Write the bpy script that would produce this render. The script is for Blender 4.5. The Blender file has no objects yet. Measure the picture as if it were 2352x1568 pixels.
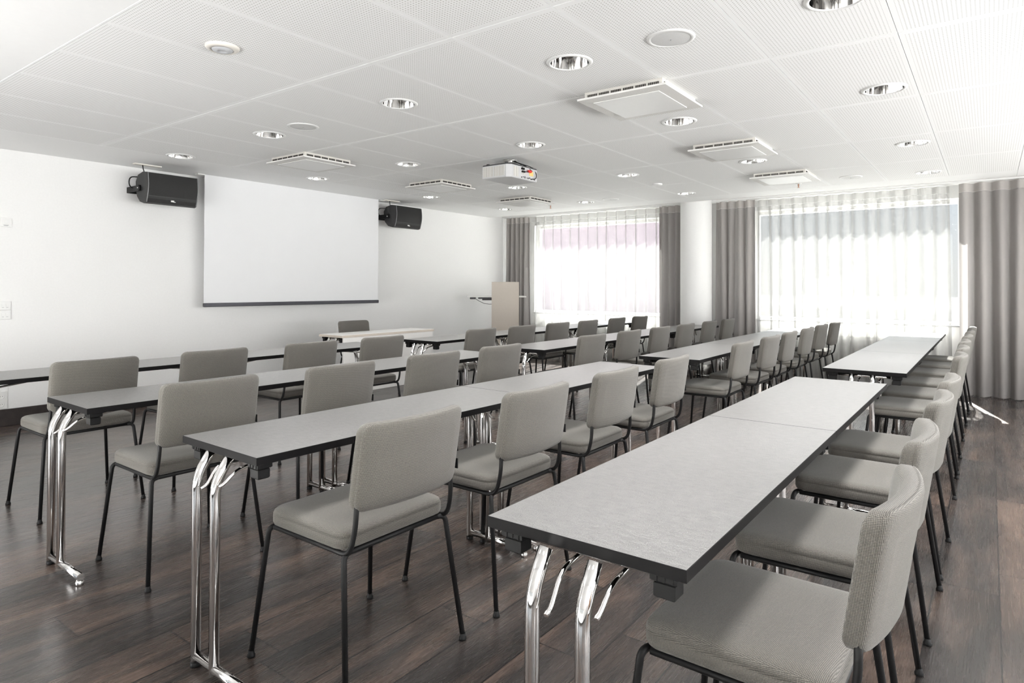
import bpy, bmesh, math, random
from mathutils import Vector, Matrix
random.seed(7)
S = bpy.context.scene
COL = S.collection
PI = math.pi

# ------------------------------------------------------------------ camera, world, sun, exposure
F_PX, CY, YAW, PITCH, ROLL, CAM_H = 1473.78, 642.91, 0.9308, 0.0103, 0.0033, 1.2776
cam_data = bpy.data.cameras.new('camera')
cam = bpy.data.objects.new('camera', cam_data)
COL.objects.link(cam)
fw = Vector((math.sin(YAW) * math.cos(PITCH), math.cos(YAW) * math.cos(PITCH), math.sin(PITCH)))
rt = Vector((math.cos(YAW), -math.sin(YAW), 0))
up = rt.cross(fw)
r2 = rt * math.cos(ROLL) + up * math.sin(ROLL)
u2 = up * math.cos(ROLL) - rt * math.sin(ROLL)
M = Matrix((r2, u2, -fw)).transposed().to_4x4()
M.translation = Vector((0, 0, CAM_H))
cam.matrix_world = M
cam_data.sensor_width = 36
cam_data.lens = 36 * F_PX / 2352
cam_data.shift_y = -(784 - CY) / 2352
cam_data.clip_start = 0.02
cam_data.clip_end = 300
S.camera = cam

SKY_STRENGTH, SUN_STRENGTH, LAMP_W, EXPOSURE = 0.43, 32.0, 66.0, 1.03
FILL_A, FILL_B = 182.0, 138.0
world = bpy.data.worlds.new('sky')
S.world = world
world.use_nodes = True
wn = world.node_tree
bg = wn.nodes['Background']
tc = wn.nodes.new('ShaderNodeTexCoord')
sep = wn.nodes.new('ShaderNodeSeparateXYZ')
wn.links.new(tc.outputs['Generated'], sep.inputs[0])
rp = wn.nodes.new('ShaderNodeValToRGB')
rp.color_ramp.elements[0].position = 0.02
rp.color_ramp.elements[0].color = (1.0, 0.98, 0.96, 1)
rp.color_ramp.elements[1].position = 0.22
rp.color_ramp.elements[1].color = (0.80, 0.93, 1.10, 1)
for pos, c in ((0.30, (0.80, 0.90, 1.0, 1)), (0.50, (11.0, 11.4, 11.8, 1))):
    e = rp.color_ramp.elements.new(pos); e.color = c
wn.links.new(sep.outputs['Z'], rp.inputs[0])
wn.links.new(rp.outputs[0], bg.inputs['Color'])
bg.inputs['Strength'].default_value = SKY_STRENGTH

sun_d = bpy.data.lights.new('sun', 'SUN')
sun_d.energy = SUN_STRENGTH
sun_d.angle = 0.009
sun_d.color = (1.0, 0.965, 0.92)
sun = bpy.data.objects.new('sun', sun_d)
COL.objects.link(sun)
sun.location = (20, 4, 12)
sun.rotation_euler = Vector((-1.0, -0.26, -1.10)).to_track_quat('-Z', 'Y').to_euler()

# two large soft fill lights, added to brighten the room, out of view behind and left of the camera, turned up to the ceiling
for nm, en, col, loc, nrm, sx, sy in (
        ('fill_light_rear', FILL_A, (0.985, 0.995, 1.0), (3.2, -2.9, 1.40), (0.0, 0.85, 1.0), 8.0, 1.8),
        ('fill_light_left', FILL_B, (1.0, 0.99, 0.98), (-1.1, 3.8, 0.50), (2.2, 0.15, 1.0), 1.2, 6.0)):
    bd = bpy.data.lights.new(nm, 'AREA')
    bd.shape = 'RECTANGLE'; bd.size = sx; bd.size_y = sy; bd.energy = en; bd.color = col
    bo = bpy.data.objects.new(nm, bd); COL.objects.link(bo)
    bo.location = loc
    bo.rotation_euler = Vector(nrm).to_track_quat('-Z', 'Y').to_euler()

S.view_settings.view_transform = 'Standard'
S.view_settings.look = 'None'
S.view_settings.exposure = EXPOSURE
S.view_settings.gamma = 1
S.view_settings.use_curve_mapping = False
S.cycles.use_denoising = True
S.cycles.max_bounces = 9
S.cycles.diffuse_bounces = 6
S.cycles.glossy_bounces = 4
S.cycles.transparent_max_bounces = 12
S.cycles.sample_clamp_indirect = 4
S.cycles.sample_clamp_direct = 12
S.cycles.caustics_reflective = False
S.cycles.caustics_refractive = False

# ------------------------------------------------------------------ node helpers, materials
class N:
    def __init__(self, name):
        self.m = bpy.data.materials.new(name)
        self.m.use_nodes = True
        self.t = self.m.node_tree
        self.b = self.t.nodes['Principled BSDF']
        self.out = self.t.nodes['Material Output']
    def n(self, kind, **kw):
        x = self.t.nodes.new('ShaderNode' + kind)
        for k, v in kw.items():
            setattr(x, k, v)
        return x
    def l(self, a, b):
        self.t.links.new(a, b)
    def val(self, sock, v):
        if isinstance(v, (int, float)):
            sock.default_value = v
        else:
            self.l(v, sock)
    def math(self, op, a, b=None, c=None):
        x = self.n('Math', operation=op)
        self.val(x.inputs[0], a)
        if b is not None: self.val(x.inputs[1], b)
        if c is not None: self.val(x.inputs[2], c)
        return x.outputs[0]
    def ramp(self, fac, stops):
        x = self.n('ValToRGB')
        cr = x.color_ramp
        while len(cr.elements) < len(stops): cr.elements.new(0.5)
        for e, (p, c) in zip(cr.elements, stops):
            e.position = p
            e.color = (*c, 1)
        self.l(fac, x.inputs[0])
        return x.outputs[0]
    def noise(self, vec=None, scale=5, detail=3, rough=0.5, dist=0.0):
        x = self.n('TexNoise')
        x.inputs['Scale'].default_value = scale
        x.inputs['Detail'].default_value = detail
        x.inputs['Roughness'].default_value = rough
        x.inputs['Distortion'].default_value = dist
        if vec is not None: self.l(vec, x.inputs['Vector'])
        return x.outputs['Fac']
    def obj(self):
        return self.n('TexCoord').outputs['Object']
    def mapping(self, vec, scale=(1, 1, 1), loc=(0, 0, 0)):
        x = self.n('Mapping')
        x.inputs['Scale'].default_value = scale
        x.inputs['Location'].default_value = loc
        self.l(vec, x.inputs['Vector'])
        return x.outputs[0]
    def mix(self, fac, a, b):
        x = self.n('Mix', data_type='RGBA')
        self.val(x.inputs[0], fac)
        for s, v in ((x.inputs[6], a), (x.inputs[7], b)):
            if isinstance(v, tuple): s.default_value = (*v, 1)
            else: self.l(v, s)
        return x.outputs[2]
    def bump(self, h, strength=0.3, dist=0.001):
        x = self.n('Bump')
        x.inputs['Strength'].default_value = strength
        x.inputs['Distance'].default_value = dist
        self.l(h, x.inputs['Height'])
        self.l(x.outputs[0], self.b.inputs['Normal'])

def plain(name, col, rough=0.5, metal=0.0, spec=0.5, var=0.0, scale=30, bump=0.0):
    k = N(name)
    k.b.inputs['Roughness'].default_value = rough
    k.b.inputs['Metallic'].default_value = metal
    k.b.inputs['Specular IOR Level'].default_value = spec
    nz = k.noise(k.obj(), scale, 4)
    lo = tuple(c * (1 - var) for c in col)
    hi = tuple(min(1, c * (1 + var)) for c in col)
    k.l(k.ramp(nz, [(0.3, lo), (0.7, hi)]), k.b.inputs['Base Color'])
    if bump: k.bump(nz, bump, 0.002)
    return k.m

def make_fabric():
    k = N('woven_fabric')
    P = k.obj()
    s = k.n('SeparateXYZ'); k.l(P, s.inputs[0])
    x, y, z = s.outputs
    f = 2 * PI / 0.0052
    nn = k.n('SeparateXYZ'); k.l(k.n('TexCoord').outputs['Normal'], nn.inputs[0])
    ax, ay, az = (k.math('ABSOLUTE', o) for o in nn.outputs)
    top = k.math('GREATER_THAN', az, k.math('MAXIMUM', ax, ay))
    side = k.math('MULTIPLY', k.math('SUBTRACT', 1.0, top), k.math('GREATER_THAN', ax, ay))
    def pick(t, c, o):       # t on upward faces, c on left/right faces, o elsewhere
        m = k.math('MULTIPLY_ADD', side, k.math('SUBTRACT', c, o), o)
        return k.math('MULTIPLY_ADD', top, k.math('SUBTRACT', t, m), m)
    pu, pv = pick(x, y, x), pick(y, z, z)
    a = k.math('SINE', k.math('MULTIPLY', k.math('MULTIPLY_ADD', pv, 0.8, pu), f))
    b = k.math('SINE', k.math('MULTIPLY', k.math('MULTIPLY_ADD', pu, -0.8, pv), f))
    w = k.math('MULTIPLY', a, b)
    w01 = k.math('MULTIPLY_ADD', w, 0.5, 0.5)
    nz = k.noise(P, 420, 2, 0.6)
    big = k.noise(P, 22, 3)
    thread = k.ramp(k.noise(P, 330, 2, 0.7), [(0.38, (0.078, 0.076, 0.069)), (0.5, (0.132, 0.123, 0.109)), (0.64, (0.20, 0.170, 0.133))])
    light = k.mix(nz, thread, (0.335, 0.32, 0.292))
    c = k.mix(w01, (0.020, 0.0195, 0.018), light)
    c2 = k.mix(k.math('MULTIPLY', big, 0.25), c, (0.133, 0.120, 0.102))
    k.l(c2, k.b.inputs['Base Color'])
    k.b.inputs['Roughness'].default_value = 0.92
    k.b.inputs['Specular IOR Level'].default_value = 0.15
    k.b.inputs['Sheen Weight'].default_value = 0.25
    k.bump(k.math('ADD', w01, k.math('MULTIPLY', nz, 0.6)), 0.5, 0.0014)
    return k.m

def make_floor():
    k = N('dark_oak_planks')
    P = k.obj()
    s = k.n('SeparateXYZ'); k.l(P, s.inputs[0])
    x, y = s.outputs[0], s.outputs[1]
    v = k.math('DIVIDE', k.math('ADD', y, 20 * 0.2245 - 1.768), 0.2245)
    row = k.math('FLOOR', v)
    rr = k.n('TexWhiteNoise', noise_dimensions='1D'); k.l(row, rr.inputs['W'])
    u = k.math('ADD', k.math('DIVIDE', x, 1.26), k.math('MULTIPLY', rr.outputs['Value'], 3.0))
    col = k.math('FLOOR', u)
    cb = k.n('CombineXYZ'); k.l(row, cb.inputs[0]); k.l(col, cb.inputs[1])
    pr = k.n('TexWhiteNoise', noise_dimensions='2D'); k.l(cb.outputs[0], pr.inputs['Vector'])
    sh = k.n('CombineXYZ')
    k.l(k.math('MULTIPLY', pr.outputs['Value'], 37.0), sh.inputs[0])
    k.l(k.math('MULTIPLY', pr.outputs['Value'], 11.0), sh.inputs[2])
    va = k.n('VectorMath', operation='ADD'); k.l(P, va.inputs[0]); k.l(sh.outputs[0], va.inputs[1])
    broad = k.noise(k.mapping(va.outputs[0], (0.9, 4.5, 1)), 1.6, 4, 0.55, 0.8)
    fine = k.noise(k.mapping(va.outputs[0], (2.2, 70, 1)), 2.2, 5, 0.65, 0.3)
    wv = k.n('TexWave', wave_type='RINGS', rings_direction='Z')
    wv.inputs['Scale'].default_value = 7
    wv.inputs['Distortion'].default_value = 6
    wv.inputs['Detail'].default_value = 3
    wv.inputs['Detail Scale'].default_value = 1.4
    k.l(k.mapping(va.outputs[0], (0.35, 3.0, 1)), wv.inputs['Vector'])
    tone = k.math('ADD', k.math('MULTIPLY', broad, 0.75), k.math('MULTIPLY', k.math('SUBTRACT', pr.outputs['Value'], 0.5), 0.16))
    base = k.ramp(tone, [(0.26, (0.030, 0.026, 0.0245)), (0.40, (0.080, 0.058, 0.048)), (0.56, (0.165, 0.112, 0.085))])
    grain = k.mix(k.math('MULTIPLY', k.math('SUBTRACT', 1.0, fine), 0.5), base, (0.028, 0.024, 0.023))
    grain = k.mix(k.math('MULTIPLY', wv.outputs['Fac'], 0.18), grain, (0.022, 0.019, 0.018))
    fv = k.math('FRACT', v); fu = k.math('FRACT', u)
    ev = k.math('MINIMUM', fv, k.math('SUBTRACT', 1.0, fv))
    eu = k.math('MULTIPLY', k.math('MINIMUM', fu, k.math('SUBTRACT', 1.0, fu)), 5.6)
    e = k.math('MINIMUM', ev, eu)
    groove = k.math('LESS_THAN', e, 0.013)
    k.l(k.mix(groove, grain, (0.014, 0.012, 0.012)), k.b.inputs['Base Color'])
    k.l(k.math('MULTIPLY_ADD', fine, 0.14, 0.20), k.b.inputs['Roughness'])
    k.b.inputs['Specular IOR Level'].default_value = 0.6
    k.b.inputs['Coat Weight'].default_value = 0.3
    k.b.inputs['Coat IOR'].default_value = 1.7
    k.b.inputs['Coat Roughness'].default_value = 0.26
    h = k.math('SUBTRACT', k.math('ADD', k.math('MULTIPLY', fine, 0.35), k.math('MULTIPLY', wv.outputs['Fac'], 0.12)), k.math('MULTIPLY', groove, 1.2))
    k.bump(h, 0.07, 0.0016)
    return k.m

def make_laminate(name, dark, light, rough, spec=0.5, bump=0.45, ior=1.75, coat=0.35):
    k = N(name)
    P = k.obj()
    a = k.noise(k.mapping(P, (2.6, 1.0, 1)), 27, 6, 0.62, 0.3)
    b = k.noise(k.mapping(P, (1, 1.6, 1)), 240, 3, 0.6)
    t = k.math('ADD', k.math('MULTIPLY', a, 0.6), k.math('MULTIPLY', b, 0.4))
    k.l(k.ramp(t, [(0.34, dark), (0.62, light)]), k.b.inputs['Base Color'])
    k.b.inputs['Roughness'].default_value = rough
    k.b.inputs['Specular IOR Level'].default_value = spec
    k.bump(t, bump, 0.018)
    k.b.inputs['IOR'].default_value = ior
    k.b.inputs['Coat Weight'].default_value = coat
    k.b.inputs['Coat Roughness'].default_value = 0.28
    return k.m

def make_perforated(name, pitch, hole, mx, my, uvw, uvh, base=(0.92, 0.92, 0.917), holec=(0.50, 0.49, 0.47)):
    k = N(name)
    uv = k.n('TexCoord').outputs['UV']
    s = k.n('SeparateXYZ'); k.l(uv, s.inputs[0])
    x, y = s.outputs[0], s.outputs[1]
    fx = k.math('SUBTRACT', k.math('FRACT', k.math('DIVIDE', x, pitch)), 0.5)
    fy = k.math('SUBTRACT', k.math('FRACT', k.math('DIVIDE', y, pitch)), 0.5)
    d = k.math('SQRT', k.math('ADD', k.math('MULTIPLY', fx, fx), k.math('MULTIPLY', fy, fy)))
    inh = k.math('LESS_THAN', d, hole / pitch / 2)
    for c, m, L in ((x, mx, uvw), (y, my, uvh)):
        inh = k.math('MULTIPLY', inh, k.math('GREATER_THAN', c, m))
        inh = k.math('MULTIPLY', inh, k.math('LESS_THAN', c, L - m))
    k.l(k.mix(inh, base, holec), k.b.inputs['Base Color'])
    k.b.inputs['Roughness'].default_value = 0.7
    k.b.inputs['Specular IOR Level'].default_value = 0.25
    return k.m

def make_cloth(name, col, transp, transl, rough=1.0, weave=0.0011):
    k = N(name)
    P = k.obj()
    nz = k.noise(k.mapping(P, (1, 60, 2)), 9, 3)
    cl = k.mix(nz, tuple(c * 0.9 for c in col), col)
    dif = k.n('BsdfDiffuse'); k.l(cl, dif.inputs['Color'])
    tl = k.n('BsdfTranslucent'); k.l(cl, tl.inputs['Color'])
    m1 = k.n('MixShader'); m1.inputs[0].default_value = transl / max(1e-4, 1 - transp)
    k.l(dif.outputs[0], m1.inputs[1]); k.l(tl.outputs[0], m1.inputs[2])
    if transp > 0:
        tr = k.n('BsdfTransparent')
        m2 = k.n('MixShader')
        lw = k.n('LayerWeight'); lw.inputs['Blend'].default_value = 0.5
        # threads close up when the cloth is seen at a slant
        k.l(k.ramp(lw.outputs['Facing'], [(0.0, (transp * 1.12,) * 3), (0.22, (transp,) * 3), (0.55, (transp * 0.42,) * 3), (0.85, (transp * 0.1,) * 3)]), m2.inputs[0])
        k.l(m1.outputs[0], m2.inputs[1]); k.l(tr.outputs[0], m2.inputs[2])
        k.l(m2.outputs[0], k.out.inputs['Surface'])
    else:
        k.l(m1.outputs[0], k.out.inputs['Surface'])
    return k.m

def make_glass():
    k = N('window_glass')
    tr = k.n('BsdfTransparent'); tr.inputs[0].default_value = (0.96, 0.98, 0.98, 1)
    gl = k.n('BsdfGlossy'); gl.inputs['Roughness'].default_value = 0.02
    m = k.n('MixShader'); m.inputs[0].default_value = 0.06
    k.l(tr.outputs[0], m.inputs[1]); k.l(gl.outputs[0], m.inputs[2])
    k.l(m.outputs[0], k.out.inputs['Surface'])
    return k.m

WHITE_WALL = plain('white_wall_paint', (0.87, 0.868, 0.862), 0.75, var=0.012, scale=60, bump=0.05, spec=0.2)
WHITE_CEIL = plain('white_ceiling_paint', (0.92, 0.92, 0.917), 0.8, var=0.006, spec=0.2)
PERF = make_perforated('perforated_ceiling_tile', 0.0165, 0.0062, 0.030, 0.024, 1.232, 0.5936)
FLOOR = make_floor()
BASEBOARD = plain('dark_wood_skirting', (0.035, 0.028, 0.026), 0.45, var=0.25, scale=20)
FABRIC = make_fabric()
BLACK_METAL = plain('black_powder_coat', (0.009, 0.009, 0.0095), 0.45, var=0.1, spec=0.25)
BLACK_PLASTIC = plain('black_plastic', (0.010, 0.010, 0.0105), 0.5, spec=0.25, var=0.15, scale=90, bump=0.05)
CHROME = plain('polished_chrome', (0.80, 0.79, 0.78), 0.07, metal=1.0, var=0.01)
TABLETOP = make_laminate('grey_slate_laminate', (0.085, 0.083, 0.080), (0.165, 0.161, 0.156), 0.34, 1.0, 0.5)
TABLE_EDGE = plain('charcoal_edge_band', (0.009, 0.0086, 0.009), 0.45, var=0.08, spec=0.12)
WHITE_LAM = plain('white_laminate', (0.80, 0.79, 0.77), 0.35, var=0.01)
BEIGE_LAM = plain('beige_laminate', (0.60, 0.54, 0.475), 0.4, var=0.015)
SHEER = make_cloth('sheer_voile', (0.52, 0.516, 0.505), 0.44, 0.048)
SHEER_HEAD = make_cloth('voile_heading', (0.56, 0.555, 0.545), 0.12, 0.25)
DRAPE = make_cloth('grey_taupe_drape', (0.39, 0.37, 0.36), 0.0, 0.22)
DRAPE_HEAD = make_cloth('drape_heading', (0.50, 0.475, 0.46), 0.0, 0.25)
GLASS = make_glass()
FRAME_WHITE = plain('white_window_frame', (0.80, 0.795, 0.78), 0.4, var=0.01)
STEEL = plain('brushed_steel', (0.55, 0.54, 0.53), 0.3, metal=1.0, var=0.1, scale=80)
SPK_BODY = plain('black_cabinet_paint', (0.026, 0.026, 0.027), 0.55, var=0.15, scale=150, bump=0.08)
SPK_GRILLE = plain('black_grille_mesh', (0.014, 0.014, 0.014), 0.7, var=0.5, scale=350, bump=0.2)
SPK_RIM = plain('grey_grille_rim', (0.22, 0.22, 0.23), 0.35, var=0.05)
WHITE_PLASTIC = plain('white_plastic', (0.82, 0.82, 0.81), 0.4, var=0.01)
CREAM_PLASTIC = plain('cream_plastic', (0.80, 0.765, 0.71), 0.45, var=0.01)
GREY_PLASTIC = plain('grey_plastic', (0.38, 0.38, 0.39), 0.45, var=0.04)
DARK_GREY = plain('dark_grey_plastic', (0.07, 0.07, 0.075), 0.45, var=0.05)
SCREEN = plain('matte_screen_fabric', (0.86, 0.865, 0.88), 0.9, var=0.006, scale=3, spec=0.1)
ALU_DARK = plain('dark_anodised_bar', (0.10, 0.10, 0.115), 0.35, metal=0.6, var=0.05)
RED = plain('red_cable_tag', (0.75, 0.03, 0.02), 0.5, var=0.03)
YELLOW = plain('yellow_sticker', (0.80, 0.60, 0.22), 0.6, var=0.03)
DOOR_WOOD = plain('oak_door_veneer', (0.42, 0.19, 0.07), 0.45, var=0.15, scale=8)
BULB = plain('frosted_bulb', (0.9, 0.88, 0.84), 0.4, var=0.01)
TERRACE = plain('pale_terrace_paving', (0.78, 0.75, 0.71), 0.8, var=0.06, scale=2)
PAVING = plain('grey_terrace_paving', (0.33, 0.325, 0.315), 0.85, var=0.06, scale=2, spec=0.1)
ROOF = plain('weathered_roof_felt', (0.055, 0.054, 0.053), 0.85, var=0.06, scale=2, spec=0.0)
FACADE = plain('rose_grey_facade', (0.27, 0.215, 0.25), 0.8, var=0.08, scale=1.5)
FACADE_TRIM = plain('rose_cornice', (0.27, 0.15, 0.16), 0.8, var=0.05)
DIFFUSER = plain('perforated_diffuser_metal', (0.66, 0.64, 0.60), 0.5, var=0.03)
DIFF_SLOT = plain('dark_slot', (0.06, 0.055, 0.05), 0.8, var=0.1)
def make_lined(name, axis_pitch=0.0075):
    k = N(name)
    s = k.n('SeparateXYZ'); k.l(k.obj(), s.inputs[0])
    w = None
    for o in s.outputs[:2]:
        h = k.math('GREATER_THAN', k.math('FRACT', k.math('DIVIDE', o, axis_pitch)), 0.55)
        w = h if w is None else k.math('MULTIPLY', w, h)
    k.l(k.mix(w, (0.80, 0.79, 0.77), (0.30, 0.28, 0.25)), k.b.inputs['Base Color'])
    k.b.inputs['Roughness'].default_value = 0.5
    return k.m
DIFF_MESH = make_lined('slotted_white_metal')
VENT = make_lined('projector_vent', 0.012)

# ------------------------------------------------------------------ mesh helpers
class MB:
    def __init__(self):
        self.v, self.f, self.mi, self.sm = [], [], [], []
    def add(self, vs, fs, mi=0, smooth=False):
        o = len(self.v)
        self.v += [tuple(p) for p in vs]
        for f in fs:
            self.f.append(tuple(i + o for i in f)); self.mi.append(mi); self.sm.append(smooth)
        return self
    def box(self, x0, x1, y0, y1, z0, z1, mi=0, top=None):
        v = [(x, y, z) for z in (z0, z1) for y in (y0, y1) for x in (x0, x1)]
        f = [(0, 2, 3, 1), (4, 5, 7, 6), (0, 1, 5, 4), (2, 6, 7, 3), (0, 4, 6, 2), (1, 3, 7, 5)]
        o = len(self.f)
        self.add(v, f, mi)
        if top is not None: self.mi[o + 1] = top
        return self
    def bbox(self, x0, x1, y0, y1, z0, z1, b=0.003, mi=0):
        """box with chamfered edges, built as stacked inset outlines"""
        def ring(i, z): return [(x0 + i, y0 + i, z), (x1 - i, y0 + i, z), (x1 - i, y1 - i, z), (x0 + i, y1 - i, z)]
        return self.loft([ring(b, z0), ring(0, z0 + b), ring(0, z1 - b), ring(b, z1)], True, True, mi, False)
    def loft(self, rings, cap0=True, cap1=True, mi=0, smooth=True, closed=True):
        n = len(rings[0]); vs = [p for r in rings for p in r]; fs = []
        for k in range(len(rings) - 1):
            for i in range(n if closed else n - 1):
                j = (i + 1) % n
                fs.append((k * n + i, k * n + j, (k + 1) * n + j, (k + 1) * n + i))
        self.add(vs, fs, mi, smooth)
        o = len(self.v) - len(vs)
        if cap0: self.f.append(tuple(o + i for i in reversed(range(n)))); self.mi.append(mi); self.sm.append(False)
        if cap1: self.f.append(tuple(o + (len(rings) - 1) * n + i for i in range(n))); self.mi.append(mi); self.sm.append(False)
        return self
    def tube(self, pts, r, n=10, mi=0, cap=True):
        P = [Vector(p) for p in pts]
        rings = []; prev = None
        for i, p in enumerate(P):
            d = (P[min(i + 1, len(P) - 1)] - P[max(i - 1, 0)]).normalized()
            if prev is None:
                a = Vector((0, 0, 1)) if abs(d.z) < 0.9 else Vector((1, 0, 0))
                s = d.cross(a).normalized()
            else:
                s = (prev - d * prev.dot(d)).normalized()
            prev = s
            t = d.cross(s)
            rad = r[i] if isinstance(r, (list, tuple)) else r
            rings.append([tuple(p + s * (math.cos(2 * PI * k / n) * rad) + t * (math.sin(2 * PI * k / n) * rad)) for k in range(n)])
        return self.loft(rings, cap, cap, mi, True)
    def lathe(self, prof, c=(0, 0, 0), n=24, mi=0, cap0=False, cap1=False, smooth=True):
        rings = [[(c[0] + r * math.cos(2 * PI * k / n), c[1] + r * math.sin(2 * PI * k / n), c[2] + z) for k in range(n)] for r, z in prof]
        return self.loft(rings, cap0, cap1, mi, smooth)
    def build(self, name, mats, parent=None):
        me = bpy.data.meshes.new(name)
        me.from_pydata(self.v, [], self.f)
        for m in (mats if isinstance(mats, (list, tuple)) else [mats]): me.materials.append(m)
        me.polygons.foreach_set('material_index', self.mi)
        me.polygons.foreach_set('use_smooth', self.sm)
        bm = bmesh.new(); bm.from_mesh(me)
        bmesh.ops.recalc_face_normals(bm, faces=bm.faces[:])
        bm.to_mesh(me); bm.free()
        me.update()
        return link(name, me, parent)

def link(name, me, parent=None):
    o = bpy.data.objects.new(name, me)
    COL.objects.link(o)
    if parent is not None: o.parent = parent
    return o

def bend(pts, r, seg=5):
    """polyline with its inner corners rounded at radius-length r"""
    P = [Vector(p) for p in pts]; out = [P[0]]
    for i in range(1, len(P) - 1):
        a, b, c = P[i - 1], P[i], P[i + 1]
        la, lc = (a - b).length, (c - b).length
        k = min(r, la * 0.49, lc * 0.49)
        p0 = b + (a - b).normalized() * k; p1 = b + (c - b).normalized() * k
        for s in range(seg + 1):
            t = s / seg
            out.append(p0 * (1 - t) ** 2 + b * 2 * t * (1 - t) + p1 * t ** 2)
    out.append(P[-1])
    return out

def rrect(w, d, r, n=5, inset=0.0):
    hw, hd = w / 2 - inset, d / 2 - inset
    r = max(0.001, r - inset)
    out = []
    for cx, cy, a0 in ((hw - r, hd - r, 0), (-hw + r, hd - r, PI / 2), (-hw + r, -hd + r, PI), (hw - r, -hd + r, 1.5 * PI)):
        for k in range(n + 1):
            a = a0 + PI / 2 * k / n
            out.append((cx + r * math.cos(a), cy + r * math.sin(a)))
    return out

def dense(outl, step):
    out = []
    for i, p in enumerate(outl):
        q = outl[(i + 1) % len(outl)]
        m = max(1, int(math.dist(p, q) / step))
        for k in range(m):
            t = k / m
            out.append((p[0] + (q[0] - p[0]) * t, p[1] + (q[1] - p[1]) * t))
    return out

def tag(o, label=None, cat=None, group=None, kind=None):
    if label: o['label'] = label
    if cat: o['category'] = cat
    if group: o['group'] = group
    if kind: o['kind'] = kind
    return o

def thing(name, label, cat, loc=(0, 0, 0), rz=0.0, group=None):
    o = bpy.data.objects.new(name, None)
    COL.objects.link(o)
    o.empty_display_size = 0.1
    o.location = loc
    o.rotation_euler = (0, 0, rz)
    return tag(o, label, cat, group)

def copy_thing(root, loc, rz, label, group=None):
    r = root.copy(); COL.objects.link(r)
    r.location = loc; r.rotation_euler = (0, 0, rz)
    r['label'] = label
    if group: r['group'] = group
    def rec(src, dst):
        for ch in list(src.children):
            c = ch.copy(); COL.objects.link(c); c.parent = dst
            rec(ch, c)
    rec(root, r)
    return r

def struct(name, mb, mats):
    return tag(mb.build(name, mats), kind='structure')

ORD = ['first', 'second', 'third', 'fourth', 'fifth', 'sixth', 'seventh', 'eighth', 'ninth', 'tenth']

# ------------------------------------------------------------------ room shell
ZC = 2.5093            # ceiling height
YF = 7.165             # wall with the projection screen
XW, XO = 9.60, 9.83    # window wall, inner and outer face
XL, YB = -1.60, -4.00  # walls behind the camera
SLAB = 2.66

struct('floor', MB().box(XL - 0.2, XO, YB - 0.2, YF + 0.2, -0.12, 0.0), FLOOR)
struct('wall_front', MB().box(XL - 0.2, XO, YF, YF + 0.2, 0, SLAB), WHITE_WALL)
LW, BW = (-0.5, 5.6), (1.7, 9.2)      # wide unseen windows, added as fill in the walls behind the camera
LZ0, LZ1 = 0.03, 0.95
wl = MB()
wl.box(XL - 0.2, XL, YB, YF, 0, LZ0); wl.box(XL - 0.2, XL, YB, YF, LZ1, SLAB)
wl.box(XL - 0.2, XL, YB, LW[0], LZ0, LZ1); wl.box(XL - 0.2, XL, LW[1], YF, LZ0, LZ1)
struct('wall_left', wl, WHITE_WALL)
wl = MB()
wl.box(XL - 0.2, XO, YB - 0.2, YB, 0, LZ0); wl.box(XL - 0.2, XO, YB - 0.2, YB, LZ1, SLAB)
wl.box(XL - 0.2, BW[0], YB - 0.2, YB, LZ0, LZ1); wl.box(BW[1], XO, YB - 0.2, YB, LZ0, LZ1)
struct('wall_back', wl, WHITE_WALL)

WIN = [(4.10, 6.64), (0.26, 2.76), (-3.60, -1.30)]  # third opening is out of view, added for fill from the right rear
SILL, HEAD = 0.80, 2.386
w = MB()
w.box(XW, XO, YB, YF, 0, SILL)
w.box(XW, XO, YB, YF, HEAD, SLAB)
ys = [YF] + [v for a, b in WIN for v in (b, a)] + [YB]
for k in range(0, len(ys), 2):
    w.box(XW, XO, ys[k + 1], ys[k], SILL, HEAD)
struct('wall_right', w, WHITE_WALL)

# baseboards
struct('baseboard_front', MB().bbox(XL, XW, YF - 0.016, YF - 0.0005, 0, 0.152, 0.003), BASEBOARD)
struct('baseboard_left', MB().bbox(XL + 0.0005, XL + 0.016, YB, YF - 0.02, 0, 0.152, 0.003), BASEBOARD)

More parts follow.
